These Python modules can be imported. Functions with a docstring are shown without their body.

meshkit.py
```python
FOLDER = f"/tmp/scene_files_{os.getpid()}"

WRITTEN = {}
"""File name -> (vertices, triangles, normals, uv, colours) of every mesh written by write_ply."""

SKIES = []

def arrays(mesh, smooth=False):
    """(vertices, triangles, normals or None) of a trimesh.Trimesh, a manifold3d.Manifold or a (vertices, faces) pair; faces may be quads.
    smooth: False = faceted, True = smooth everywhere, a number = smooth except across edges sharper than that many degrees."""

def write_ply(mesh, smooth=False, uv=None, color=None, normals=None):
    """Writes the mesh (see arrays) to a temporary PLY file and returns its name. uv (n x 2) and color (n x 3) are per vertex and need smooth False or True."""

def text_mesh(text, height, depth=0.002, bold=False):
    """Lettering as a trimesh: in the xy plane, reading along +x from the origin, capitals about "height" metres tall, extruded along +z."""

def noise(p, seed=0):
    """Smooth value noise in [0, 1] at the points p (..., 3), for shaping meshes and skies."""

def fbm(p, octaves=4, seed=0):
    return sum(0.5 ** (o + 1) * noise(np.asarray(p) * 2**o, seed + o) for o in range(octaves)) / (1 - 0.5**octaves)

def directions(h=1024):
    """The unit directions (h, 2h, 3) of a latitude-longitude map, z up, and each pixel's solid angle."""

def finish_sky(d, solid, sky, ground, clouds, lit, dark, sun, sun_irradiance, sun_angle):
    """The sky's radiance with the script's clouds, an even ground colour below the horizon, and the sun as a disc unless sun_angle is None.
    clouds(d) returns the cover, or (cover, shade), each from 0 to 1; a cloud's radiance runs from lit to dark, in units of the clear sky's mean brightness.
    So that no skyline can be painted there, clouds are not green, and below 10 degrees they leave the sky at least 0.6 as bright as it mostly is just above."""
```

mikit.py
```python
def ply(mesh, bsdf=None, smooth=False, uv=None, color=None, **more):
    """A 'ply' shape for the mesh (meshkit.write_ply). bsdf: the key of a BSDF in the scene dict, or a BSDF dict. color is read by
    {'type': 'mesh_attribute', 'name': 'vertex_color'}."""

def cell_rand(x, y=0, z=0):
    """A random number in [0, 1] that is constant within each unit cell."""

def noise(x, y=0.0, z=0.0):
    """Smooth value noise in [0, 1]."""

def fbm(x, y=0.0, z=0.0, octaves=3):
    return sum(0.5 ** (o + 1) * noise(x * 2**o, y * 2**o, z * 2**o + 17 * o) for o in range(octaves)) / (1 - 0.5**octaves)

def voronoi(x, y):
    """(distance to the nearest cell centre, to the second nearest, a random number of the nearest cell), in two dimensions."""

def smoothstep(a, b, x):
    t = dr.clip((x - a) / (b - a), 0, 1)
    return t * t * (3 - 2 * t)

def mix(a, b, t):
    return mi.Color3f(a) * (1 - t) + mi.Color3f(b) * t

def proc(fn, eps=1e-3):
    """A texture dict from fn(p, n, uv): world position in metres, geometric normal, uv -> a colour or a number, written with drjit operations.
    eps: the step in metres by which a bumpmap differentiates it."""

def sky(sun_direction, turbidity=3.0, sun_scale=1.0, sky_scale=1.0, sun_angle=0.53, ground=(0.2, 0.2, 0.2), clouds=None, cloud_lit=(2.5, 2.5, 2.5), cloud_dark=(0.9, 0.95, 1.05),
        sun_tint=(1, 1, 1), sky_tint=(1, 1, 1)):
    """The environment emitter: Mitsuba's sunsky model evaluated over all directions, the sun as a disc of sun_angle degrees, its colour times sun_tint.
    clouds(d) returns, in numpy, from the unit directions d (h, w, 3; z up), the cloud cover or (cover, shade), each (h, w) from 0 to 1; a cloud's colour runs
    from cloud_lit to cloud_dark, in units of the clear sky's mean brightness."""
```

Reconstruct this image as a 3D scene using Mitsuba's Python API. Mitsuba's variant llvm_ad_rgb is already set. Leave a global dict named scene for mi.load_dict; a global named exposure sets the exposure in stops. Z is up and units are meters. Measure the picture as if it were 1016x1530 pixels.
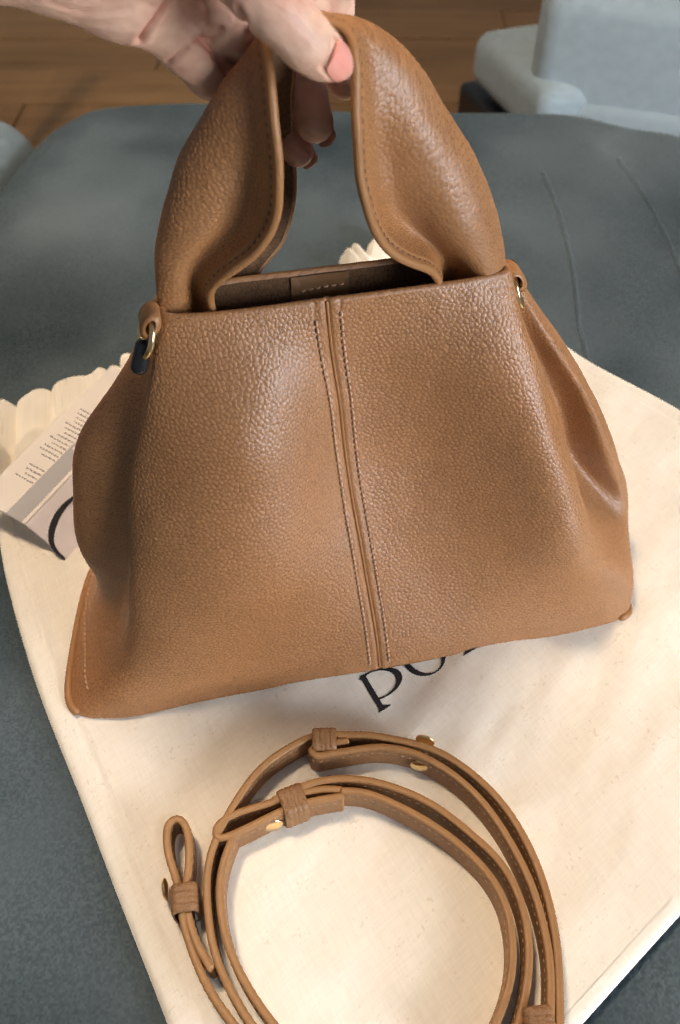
import math
import numpy as np, trimesh, mitsuba as mi, drjit as dr, mikit, meshkit
from scipy.interpolate import CubicSpline, PchipInterpolator, LinearNDInterpolator
from scipy.spatial import cKDTree
from shapely.geometry import Polygon, Point
import shapely

T = mi.ScalarTransform4f
scene, labels = {}, {}

# ------------------------------------------------------------------ camera, lights, exposure
exposure = 0.25
PITCH = math.radians(50)
scene['camera'] = {'type': 'thinlens', 'fov': 62.0, 'fov_axis': 'y', 'near_clip': 0.02, 'far_clip': 30.0,
                   'aperture_radius': 0.00122, 'focus_distance': 0.335,
                   'to_world': T().look_at([0, 0, .36], [0, math.cos(PITCH), .36 - math.sin(PITCH)], [0, 0, 1])}
scene['ambient'] = {'type': 'constant', 'radiance': {'type': 'rgb', 'value': [.125, .130, .14]}}


def area_lamp(key, pos, target, sx, sy, rgb):
    scene[key] = {'type': 'rectangle', 'to_world': T().look_at(pos, target, [0, 0.1, 1]).scale([sx, sy, 1]),
                  'bsdf': {'type': 'diffuse', 'reflectance': {'type': 'rgb', 'value': [.8, .8, .8]}},
                  'emitter': {'type': 'area', 'radiance': {'type': 'rgb', 'value': rgb}}}


area_lamp('window', [1.75, -1.15, .65], [0, .2, .1], .42, .60, [16.5, 17.1, 18.2])
labels['window'] = {'label': 'bright daylight window behind the photographer, outside the frame', 'category': 'window'}
area_lamp('lamp', [-.42, .56, 1.72], [0, .2, 0], .13, .13, [106, 81, 57])
for k_, (tx, ty, cut, I) in enumerate([(-.012, .085, 2.3, 1.6), (-.135, .135, 2.6, 1.7), (.20, .20, 3.5, 1.2)]):   # unseen spots added to throw light patches on the cloth
    scene['added_patch_spot' + (f'_{k_:03d}' if k_ else '')] = {'type': 'spot', 'to_world': T().look_at([.45 + .1 * k_, -.55, 1.55], [tx, ty, 0], [0, 0, 1]),
                                                        'cutoff_angle': cut, 'beam_width': cut * .25, 'intensity': {'type': 'rgb', 'value': [I * .93, I, I * 1.1]}}
labels['lamp'] = {'label': 'warm lamp above and behind the brown handbag, outside the frame', 'category': 'lamp'}

BODY = np.array([[[-.1279,.2226,.005],[-.1258,.1924,.005],[-.1189,.1785,.005],[-.0498,.1876,.005],[.0188,.2017,.005],[.0854,.2154,.005],[.1381,.2293,.005],[.1415,.2453,.005],[.138,.2722,.005],[.133,.2916,.005],[.1173,.3282,.005],[-.0034,.3094,.005],[-.1217,.279,.005]],[[-.1138,.2306,.03],[-.1013,.2097,.03],[-.0966,.1917,.03],[-.0447,.1927,.03],[.0158,.2103,.03],[.0779,.222,.03],[.1326,.2338,.03],[.141,.2575,.03],[.1447,.2746,.03],[.1426,.2946,.03],[.1117,.3209,.03],[-.0038,.3053,.03],[-.1136,.2745,.03]],[[-.1162,.2301,.06],[-.0904,.216,.06],[-.0891,.2025,.06],[-.0392,.1954,.06],[.0108,.2205,.06],[.0705,.2282,.06],[.1126,.2343,.06],[.1138,.2805,.06],[.1322,.273,.06],[.1352,.291,.06],[.098,.3129,.06],[-.0057,.3008,.06],[-.1058,.271,.06]],[[-.1122,.2329,.09],[-.0861,.2199,.09],[-.0846,.2105,.09],[-.035,.1998,.09],[.0059,.2297,.09],[.0631,.2343,.09],[.1004,.2369,.09],[.101,.2809,.09],[.1178,.2711,.09],[.1212,.2891,.09],[.0872,.3056,.09],[-.0076,.2953,.09],[-.0969,.2677,.09]],[[-.1043,.2366,.12],[-.0805,.2252,.12],[-.0792,.2188,.12],[-.0328,.209,.12],[.002,.237,.12],[.0537,.2405,.12],[.0871,.2418,.12],[.0873,.2781,.12],[.101,.2707,.12],[.1032,.2875,.12],[.0747,.2969,.12],[-.0085,.288,.12],[-.0869,.2637,.12]],[[-.0805,.2425,.15],[-.069,.2337,.15],[-.0703,.2278,.15],[-.0321,.2208,.15],[-.0014,.2415,.15],[.0433,.2461,.15],[.0743,.2494,.15],[.072,.2729,.15],[.08,.2715,.15],[.0812,.2829,.15],[.0648,.2857,.15],[-.0088,.2777,.15],[-.0743,.2571,.15]],[[-.0673,.2453,.17],[-.0637,.2378,.17],[-.0628,.2334,.17],[-.0326,.233,.17],[-.0035,.2431,.17],[.0353,.2505,.17],[.0648,.2561,.17],[.0632,.2685,.17],[.0671,.2719,.17],[.0676,.2771,.17],[.0591,.2784,.17],[-.0088,.2685,.17],[-.0667,.2525,.17]],[[-.063,.2441,.181],[-.0617,.2403,.181],[-.0594,.2367,.181],[-.0337,.2382,.181],[-.0044,.2444,.181],[.0309,.252,.181],[.0601,.2613,.181],[.0602,.2659,.181],[.0605,.2695,.181],[.0595,.2718,.181],[.0552,.2751,.181],[-.0087,.2655,.181],[-.0623,.2509,.181]]])
HANDLE = np.array([[[-.0407,.2426,.15],[-.0576,.2452,.15],[-.0341,.2602,.15]],[[-.0454,.2416,.1777],[-.0634,.243,.1749],[-.0339,.2644,.1642]],[[-.0452,.2396,.1853],[-.0629,.2441,.182],[-.0336,.2655,.1694]],[[-.0437,.2368,.192],[-.0616,.2444,.1899],[-.0326,.2687,.1744]],[[-.0388,.2337,.1996],[-.0607,.2456,.1982],[-.0296,.2724,.1782]],[[-.03,.2325,.2061],[-.0589,.247,.206],[-.0242,.2776,.1819]],[[-.0225,.232,.2149],[-.056,.2486,.2145],[-.0195,.2806,.1905]],[[-.0189,.2317,.2266],[-.052,.2504,.2244],[-.0171,.2811,.202]],[[-.0184,.2328,.2393],[-.0466,.2516,.2345],[-.0169,.2791,.2153]],[[-.0194,.2357,.2503],[-.0396,.252,.2441],[-.0168,.2761,.2294]],[[-.0206,.2395,.2585],[-.0315,.2526,.2543],[-.016,.2721,.2427]],[[-.0216,.2434,.2648],[-.0253,.2518,.2618],[-.0154,.2682,.2532]],[[-.0202,.2468,.2678],[-.0211,.2527,.2667],[-.0145,.2643,.2599]],[[-.0132,.2492,.2689],[-.0139,.2542,.2687],[-.012,.2627,.2637]],[[-.0051,.2509,.2687],[-.0052,.257,.2683],[-.0054,.2662,.2628]],[[.0007,.2501,.268],[.0022,.2596,.2667],[.0004,.2714,.259]],[[.0042,.2477,.2651],[.0099,.2622,.2637],[.0041,.2763,.2534]],[[.0053,.2439,.2585],[.0201,.2653,.2549],[.0062,.2808,.2431]],[[.0061,.2399,.2465],[.0304,.2684,.2413],[.0078,.2842,.2278]],[[.0073,.2381,.2314],[.0411,.2706,.2254],[.0094,.2866,.2103]],[[.0099,.2376,.2183],[.05,.2714,.2099],[.0117,.287,.1947]],[[.0153,.2398,.2069],[.0559,.2716,.1959],[.0168,.286,.183]],[[.0248,.2448,.1974],[.0593,.2713,.184],[.0259,.2838,.1759]],[[.0325,.2505,.1902],[.0613,.2697,.1752],[.0364,.2829,.1712]],[[.0363,.2553,.1823],[.0626,.2689,.1693],[.0404,.2807,.1677]],[[.0379,.2577,.175],[.063,.268,.1646],[.0415,.2789,.1629]],[[.0475,.2607,.15],[.058,.269,.15],[.0393,.2754,.15]]])
BAGX = np.array([.9795,.2015,0])
BAGD = np.array([-.2015,.9795,0])
BAGO = np.array([.0188,.2017,0])
STRAP_A1 = np.array([[-.0009,.1623,.0175],[.0096,.1623,.0175],[.0186,.1611,.0175],[.0347,.1573,.0175],[.0468,.1514,.0175],[.0598,.1402,.0175],[.0701,.1256,.0175],[.0773,.1062,.0175],[.0798,.0887,.0175],[.0795,.0737,.0175],[.0769,.0544,.0175],[.0744,.0438,.0175],[.0672,.0296,.0175]])
STRAP_A2 = np.array([[.003,.1596,.0175],[-.004,.1584,.0175],[-.0099,.1569,.0175],[-.0122,.155,.0175],[-.0102,.1529,.0175],[-.0049,.1535,.0175],[.0041,.155,.0175],[.0149,.1565,.0175],[.0256,.1556,.0175],[.0344,.1527,.0175],[.0463,.1453,.0175],[.0582,.1332,.0175],[.0669,.1184,.0175],[.0734,.1015,.0175],[.076,.0865,.0175],[.0762,.0723,.0175],[.0734,.0544,.0175],[.0708,.0438,.0175],[.064,.0313,.0175]])
STRAP_A3 = np.array([[.0032,.1623,.0175],[-.0068,.1627,.0175],[-.0131,.1611,.0175],[-.0228,.1557,.0175],[-.0331,.1471,.0175],[-.0407,.1363,.0175],[-.0462,.1256,.0175],[-.0502,.1142,.0175],[-.0513,.1031,.0175],[-.05,.0924,.0175],[-.0467,.0793,.0175],[-.0404,.0668,.0175],[-.0312,.0544,.0175],[-.0181,.0402,.0175]])
STRAP_B1 = np.array([[-.0271,.1337,.0175],[-.0186,.1381,.0175],[-.0065,.142,.0175],[.0075,.1424,.0175],[.0214,.1392,.0175],[.0382,.1314,.0175],[.0525,.1198,.0175],[.0629,.1086,.0175],[.0685,.0954,.0175],[.0697,.0814,.0175],[.0675,.0682,.0175],[.0622,.0544,.0175],[.0532,.0402,.0175]])
STRAP_B2 = np.array([[.0008,.1377,.0175],[.0092,.137,.0175],[.0177,.1342,.0175],[.0311,.1273,.0175],[.044,.1184,.0175],[.0546,.1081,.0175],[.0617,.0962,.0175],[.0637,.0829,.0175],[.0619,.0702,.0175],[.0578,.0602,.0175],[.0529,.0525,.0175],[.0433,.0414,.0175]])
STRAP_B3 = np.array([[.0008,.1354,.0175],[-.0064,.1342,.0175],[-.0167,.1318,.0175],[-.0268,.1276,.0175],[-.0367,.1225,.0175],[-.0432,.1195,.0175],[-.0481,.1185,.0175],[-.0495,.1212,.0175],[-.047,.1252,.0175],[-.0388,.1293,.0175],[-.0287,.1325,.0175],[-.0186,.136,.0175],[-.0065,.1385,.0175],[.0008,.1381,.0175]])
STRAP_B4 = np.array([[-.0426,.1192,.0175],[-.0453,.1094,.0175],[-.046,.0985,.0175],[-.0427,.0836,.0175],[-.0357,.0696,.0175],[-.0247,.0557,.0175],[-.0125,.0438,.0175]])
STRAP_C1 = np.array([[-.0576,.0909,.0175],[-.059,.1,.0175],[-.0589,.1078,.0175],[-.0601,.1175,.0175],[-.0625,.1239,.0175],[-.0658,.1259,.0175],[-.0686,.1239,.0175],[-.0687,.1175,.0175],[-.0669,.111,.0175],[-.0633,.1031,.0175],[-.0609,.0969,.0175],[-.0591,.0894,.0175],[-.0544,.0779,.0175],[-.0461,.0642,.0175],[-.0355,.0525,.0175],[-.0239,.0414,.0175]])
STRAP_C2 = np.array([[-.0576,.0909,.0175],[-.0546,.0836,.0175],[-.0508,.0772,.0175],[-.0469,.072,.0175]])
KEEP = np.array([[-.0067,.16,.0175],[-.0193,.1337,.0175],[-.0592,.0957,.0175],[.0696,.0544,.0175]])
STUD = np.array([[.0345,.1522,.011],[-.0275,.1269,.011],[-.067,.1011,.011],[.0362,.1584,.0175]])
CLOTH_L = np.array([[-.1936,.3348,0],[-.1833,.2856,0],[-.1661,.2423,0],[-.14,.1899,0],[-.1139,.1451,0],[-.0874,.0986,0],[-.0633,.057,0],[-.017,-.03,0]])
CLOTH_B = np.array([[-.017,-.03,0],[.089,.057,0],[.134,.094,0],[.22,.163,0],[.3,.23,0]])
CLOTH_R = np.array([[.036,.573,0],[.085,.52,0],[.128,.471,0],[.161,.426,0],[.208,.38,0],[.262,.3,0],[.3,.23,0]])
CLOTH_T = np.array([[-.2069,.3841,0],[-.195,.3962,0],[-.1691,.4124,0],[-.14,.4294,0],[-.08,.468,0],[-.0015,.5337,-0],[.036,.573,0]])
SEAT = np.array([[-.2901,.6889,0],[-.2769,.7557,0],[-.2634,.7843,0],[-.2453,.8072,0],[-.2194,.8198,0],[-.1763,.8268,0],[-.1322,.8297,0],[-.0492,.8198,0],[.0325,.81,0],[.1201,.81,0],[.1825,.8086,0],[.2309,.8004,0],[.2696,.779,0],[.315,.76,0],[.36,.66,0],[.45,.45,0],[.46,.1,0],[.44,-.25,0],[.2,-.36,0],[-.2,-.36,0],[-.42,-.25,0],[-.4,.1,0],[-.335,.42,0]])
SEAM = np.array([[[.1699,.6777,0],[.1636,.4712,0]],[[.2378,.7003,0],[.2473,.5092,0]]])
LMOD = np.array([[-.344,.8142,0],[-.3164,.8045,0],[-.3,.7936,0],[-.2854,.7737,0],[-.2823,.7408,0],[-.2935,.6889,0],[-.297,.6251,0]])
TEXT = np.array([[.0183,.1808,.0045],[.0091,.1983,.0045]])
CARD = np.array([[-.1623,.2772,.02],[-.1436,.3138,.0205],[-.1431,.2646,.0035],[-.1876,.2925,.026]])
HAND_forearm = np.array([[-.1321,.2625,.3182,.0237],[-.0917,.2453,.2975,.0187]])
HAND_palm1 = np.array([[-.0917,.2453,.2975,.0187],[-.0717,.2464,.2885,.0161],[-.0568,.2515,.2788,.0144]])
HAND_palm2 = np.array([[-.0917,.2453,.2975,.0187],[-.0507,.2487,.2953,.0165],[-.036,.2558,.2868,.0121]])
HAND_palm3 = np.array([[-.0568,.2515,.2788,.0141],[-.0501,.258,.2702,.0107]])
HAND_palm4 = np.array([[-.0518,.2505,.2905,.0148],[-.0356,.264,.2829,.0101]])
HAND_thenar = np.array([[-.0648,.2355,.3,.0147],[-.039,.2347,.2956,.0138],[-.026,.2333,.2905,.0093]])
HAND_pinky = np.array([[-.0497,.256,.2692,.0101],[-.0434,.2604,.2596,.009],[-.0387,.2675,.2493,.0085],[-.0344,.2765,.241,.0074],[-.0201,.2825,.2263,.0067],[-.0141,.2756,.2197,.0056]])
HAND_ring = np.array([[-.0377,.2575,.275,.0094],[-.0308,.2609,.265,.0079],[-.024,.2705,.2549,.008],[-.0196,.2816,.2466,.0076],[-.0115,.2802,.2357,.0071],[-.008,.2717,.2306,.0062]])
HAND_middle = np.array([[-.0289,.2654,.2786,.0091],[-.0207,.2753,.2666,.0082],[-.0131,.2891,.2571,.0087],[-.0082,.2962,.2506,.0086],[-.0007,.2957,.2405,.0071],[.0015,.289,.2361,.0057]])
HAND_index = np.array([[-.0245,.2622,.285,.0096],[-.0093,.2827,.2753,.0093],[-.0049,.2948,.2677,.009],[-.0041,.2991,.2551,.0084],[-.003,.2932,.2473,.0071]])
HAND_thumb = np.array([[-.0292,.2337,.2911,.0096],[-.0193,.2286,.2839,.0074],[-.0144,.2265,.279,.0067],[-.0088,.2266,.2729,.0062],[-.0048,.229,.2685,.0053],[0,.232,.2646,.0038]])
RING_L = np.array([[-.0645,.2356,.1805],[-.0682,.2318,.1701]])
RING_R = np.array([[.0646,.2703,.1742],[.0695,.2693,.1611]])
ARC = np.array([[.0296,.0091],[.022,.0084],[.0134,.0095],[.006,.0124],[.0012,.0163],[-.0009,.0215],[-.0013,.027]])
NAIL = np.array([[.0005,.2256,.2682],[.5748,-.7838,.2351],[.429,.5896,-.6843]])


# ------------------------------------------------------------------ materials
def mat(key, base, rough=.5, bump=None, bscale=1.0, eps=2e-4, spec=.5, metallic=0, sheen=0, coat=0, sheen_tint=0.):
    col = mikit.proc(base) if callable(base) else {'type': 'rgb', 'value': list(base)}
    b = {'type': 'principled', 'base_color': col, 'roughness': rough, 'metallic': metallic, 'specular': spec}
    if sheen: b['sheen'] = sheen; b['sheen_tint'] = sheen_tint
    if coat: b['clearcoat'] = coat; b['clearcoat_gloss'] = .8
    if bump is not None:
        b = {'type': 'bumpmap', 'bump': mikit.proc(bump, eps), 'scale': bscale, 'nested': b}
    scene[key] = {'type': 'twosided', 'bsdf': b}


def grain(uv, cell, warp):
    x, y = uv.x / cell, uv.y / cell
    wx = mikit.noise(x * .55, y * .55, 3.1) - .5
    wy = mikit.noise(x * .55, y * .55, 9.7) - .5
    return mikit.voronoi(x + wx * 2 * warp, y + wy * 2 * warp)


def pebble(cell, warp=.3):
    def fn(p, n, uv):       # low domes that meet in creases
        a, b, c = grain(uv, cell, warp)
        return .5 - dr.minimum(a * a, .7) * (.8 + .4 * c)
    return fn


def leather_col(base, cell=None, warp=.3):
    lo, hi, pit = [c * .92 for c in base], [c * 1.06 for c in base], [c * .50 for c in base]

    def fn(p, n, uv):
        m = mikit.fbm(uv.x / .018, uv.y / .018, 1.0)
        col = mikit.mix(lo, hi, m)
        if cell:    # crease shade between the pebbles painted into the colour
            a, b, c = grain(uv, cell, warp)
            col = mikit.mix(pit, col * (.94 + .12 * c), mikit.smoothstep(-.03, .17, b - a))
        return col
    return fn


TAN = [.315, .142, .051]
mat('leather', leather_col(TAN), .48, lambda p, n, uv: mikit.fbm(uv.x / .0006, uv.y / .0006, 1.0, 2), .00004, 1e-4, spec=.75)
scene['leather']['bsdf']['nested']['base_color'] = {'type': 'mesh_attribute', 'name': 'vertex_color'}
mat('plain_leather', leather_col([.19, .098, .042]), .47, pebble(.0019, .16), .0003, 1e-4, spec=.8)
mat('leather_handle', leather_col(TAN, .0014, .18), .50, pebble(.0014, .18), .00026, 1e-4, spec=.8)
mat('strap_leather', leather_col([.245, .122, .050], .0013), .52, pebble(.0013), .00026, 1e-4, spec=.5)
mat('leather_smooth', [.295, .140, .052], .45, lambda p, n, uv: mikit.fbm(p.x / .0012, p.y / .0012, p.z / .0012), .00012, 1e-4, spec=.45)
mat('lining', leather_col([.135, .075, .040], .0022), .7, pebble(.0022), .0004, 1.5e-4, spec=.12)
mat('thread', [.47, .29, .18], .6)
mat('thread_pale', [.40, .25, .14], .6)
mat('thread_groove_shade', [.13, .062, .028], .7)  # dark colour stands in for shade in the groove of the handle edge
mat('edge_paint', [.285, .142, .050], .5, lambda p, n, uv: mikit.fbm(p.x / .002, p.y / .002, p.z / .002), .0001, 1e-4)
mat('gold', [.86, .66, .36], .16, metallic=1)
mat('dark_metal', [.012, .012, .013], .2, spec=.5)


def weave(p, n, uv):
    x, y = uv.x / .00062, uv.y / .00062
    j = mikit.noise(x * .13, y * .9, 1.0) * .6 + mikit.noise(x * .9, y * .13, 2.0) * .6
    return dr.sin(6.2832 * x) * dr.sin(6.2832 * y) * .35 + j


def cloth_col(p, n, uv):
    t = mikit.noise(uv.x / .0005, uv.y / .006, 4.0) * .5 + mikit.noise(uv.x / .006, uv.y / .0005, 8.0) * .5
    k = mikit.smoothstep(.80, .9, mikit.noise(uv.x / .0011, uv.y / .0011, 15.0)) * mikit.smoothstep(.55, .75, mikit.noise(uv.x / .006, uv.y / .006, 21.0))
    return mikit.mix(mikit.mix([.755, .705, .605], [.84, .79, .695], t), [.55, .44, .30], k * .3)


mat('canvas', cloth_col, .85, weave, .00015, 1e-4, spec=.2, sheen=.3)
mat('print', [.012, .012, .016], .6)


def velvet_col(p, n, uv):
    a = mikit.noise(p.x / .0009, p.y / .0009, p.z / .0009)
    b = mikit.fbm(p.x / .10 + .3 * mikit.noise(p.x / .03, p.y / .03), p.y / .12, 2.0)
    return mikit.mix([.026, .041, .050], [.122, .156, .172], .38 * a + 1.35 * b - .40)


mat('velvet', velvet_col, .9, lambda p, n, uv: mikit.noise(p.x / .0011, p.y / .0011, p.z / .0011), .00035, 2e-4, spec=.15, sheen=1.0, sheen_tint=.4)
mat('pale_fabric', lambda p, n, uv: mikit.mix([.27, .35, .39], [.34, .42, .46], mikit.fbm(p.x / .01, p.y / .01, p.z / .01)), .9, sheen=.6)
mat('grey_fabric', lambda p, n, uv: mikit.mix([.13, .17, .19], [.18, .23, .25], mikit.fbm(p.x / .01, p.y / .01, p.z / .01)), .9, sheen=.6)
mat('black_leg', [.01, .011, .013], .4)
mat('paper', [.80, .75, .69], .7)
mat('paper_grey', [.42, .41, .42], .7)
mat('paper_lilac', [.70, .66, .68], .6)
mat('ink', [.22, .20, .20], .7)


def wood(p, n, uv):
    g = mikit.fbm(p.x / .35, p.y / .018, p.z)
    r = mikit.cell_rand(dr.floor((p.y + 5) / .16), dr.floor((p.x + 9) / 1.3 + .37 * dr.floor((p.y + 5) / .16)))
    b = mikit.fbm(p.x / .2, p.y / .12, 3.0)
    return mikit.mix([.13, .066, .020], [.40, .225, .092], .5 * g + .25 * r + .45 * b - .1)


mat('wood', wood, .5, spec=.4)


def skin_bump(p, n, uv):
    q = p.x * .82 + p.z * .35 - p.y * .2
    lines = mikit.noise(q / .0011 + 2 * mikit.noise(p.x / .006, p.y / .006, p.z / .006), p.z / .009, p.y / .009)
    return mikit.fbm(p.x / .0014, p.y / .0014, p.z / .0014) + .9 * lines + .5 * mikit.noise(p.x / .0005, p.y / .0005, p.z / .0005)


mat('skin', [.6, .4, .3], .48, skin_bump, .00016, 1e-4, spec=.45, sheen=.15)
scene['skin']['bsdf']['nested']['base_color'] = {'type': 'mesh_attribute', 'name': 'vertex_color'}
mat('bare_nail', [.62, .36, .27], .25, coat=.6)
mat('nail', [.72, .30, .235], .10, coat=1.0)


# ------------------------------------------------------------------ mesh helpers
def put(key, mesh, bsdf, smooth=True, uv=None, color=None):
    scene[key] = mikit.ply(mesh, bsdf, smooth=smooth, uv=uv, color=color)


def grid_faces(n, m, wrap=False):
    i, j = np.meshgrid(np.arange(n - 1), np.arange(m if wrap else m - 1), indexing='ij')
    a, b = i * m + j, i * m + (j + 1) % m
    return np.stack([a, b, b + m, a + m], -1).reshape(-1, 4)


def grid_normals(P):
    du = np.gradient(P, axis=1); dv = np.gradient(P, axis=0)
    n = np.cross(du, dv)
    return n / np.maximum(np.linalg.norm(n, axis=-1, keepdims=True), 1e-12)


def arc(P, axis):
    d = np.linalg.norm(np.diff(P, axis=axis), axis=-1)
    other = 1 - axis
    m = d.mean(axis=other)
    return np.r_[0, np.cumsum(m)]


def put_grid(key, P, bsdf, uv=None, flip=False):
    n, m = P.shape[:2]
    if uv is None:
        V, Uu = np.meshgrid(arc(P, 0), arc(P, 1), indexing='ij')
        uv = np.stack([Uu, V], -1)
    f = grid_faces(n, m)
    if flip: f = f[:, ::-1]
    put(key, (P.reshape(-1, 3), f), bsdf, True, uv.reshape(-1, 2))


def spline(P, n, bc='natural', power=.5, t=None):
    P = np.asarray(P, float)
    d = np.linalg.norm(np.diff(P, axis=0), axis=1) ** power
    k = np.r_[0, np.cumsum(d)]; k /= k[-1]
    cs = CubicSpline(k, P, bc_type=bc)
    q = cs(np.linspace(0, 1, 1500))
    s = np.r_[0, np.cumsum(np.linalg.norm(np.diff(q, axis=0), axis=1))]
    return np.stack([np.interp(np.linspace(0, s[-1], n), s, q[:, c]) for c in range(P.shape[1])], -1)


def frames(P, up):
    t = np.gradient(P, axis=0); t /= np.linalg.norm(t, axis=1, keepdims=True)
    up = np.broadcast_to(up, P.shape)
    a = np.cross(t, up); a /= np.maximum(np.linalg.norm(a, axis=1, keepdims=True), 1e-9)
    return t, a, np.cross(a, t)


def tube_mesh(P, r, sides=10, up=(.13, .27, .95), cap=True):
    P = np.asarray(P, float); t, a, b = frames(P, np.array(up))
    r = np.broadcast_to(r, (len(P),)).astype(float)
    if cap:   # rounded ends
        q = [0, .35, .75]
        def end(p, tt, rr): return [(p + tt * rr * math.sqrt(1 - (1 - c) ** 2) if False else p + tt * rr * (1 - math.sqrt(1 - (1 - c) ** 2)), rr * math.sqrt(1 - c * c)) for c in q[::-1]]
        P0 = P[0] - t[0] * r[0] * .8; P1 = P[-1] + t[-1] * r[-1] * .8
        P = np.vstack([P0, P0 + t[0] * r[0] * .3, P, P1 - t[-1] * r[-1] * .3, P1])
        r = np.r_[.05 * r[0], .7 * r[0], r, .7 * r[-1], .05 * r[-1]]
        a = np.vstack([a[0], a[0], a, a[-1], a[-1]]); b = np.vstack([b[0], b[0], b, b[-1], b[-1]])
    th = np.arange(sides) * 2 * np.pi / sides
    V = P[:, None] + r[:, None, None] * (np.cos(th)[None, :, None] * a[:, None] + np.sin(th)[None, :, None] * b[:, None])
    f = grid_faces(len(P), sides, True)
    return V.reshape(-1, 3), np.vstack([f[:, [0, 1, 2]], f[:, [0, 2, 3]]])


def join(ms):
    vs, fs, o = [], [], 0
    for v, f in ms:
        f = np.asarray(f)
        if f.shape[1] == 4: f = np.vstack([f[:, [0, 1, 2]], f[:, [0, 2, 3]]])
        vs.append(v); fs.append(f + o); o += len(v)
    return np.vstack(vs), np.vstack(fs)


def stitches(P, N, pitch=.0029, length=.0019, r=.00042, lift=.0):
    """Separate thread dashes along the polyline P with surface normals N."""
    s = np.r_[0, np.cumsum(np.linalg.norm(np.diff(P, axis=0), axis=1))]
    out = []
    for c in np.arange(pitch, s[-1] - pitch, pitch):
        q = np.linspace(c - length / 2, c + length / 2, 5)
        p = np.stack([np.interp(q, s, P[:, k]) for k in range(3)], -1)
        n = np.stack([np.interp(q, s, N[:, k]) for k in range(3)], -1)
        h = np.array([-.0004, .00012, .00028, .00012, -.0004]) + lift
        out.append(tube_mesh(p + n * h[:, None], np.array([.6, 1, 1, 1, .6]) * r, 6, cap=False, up=n.mean(0) + .01))
    return join(out)


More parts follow.
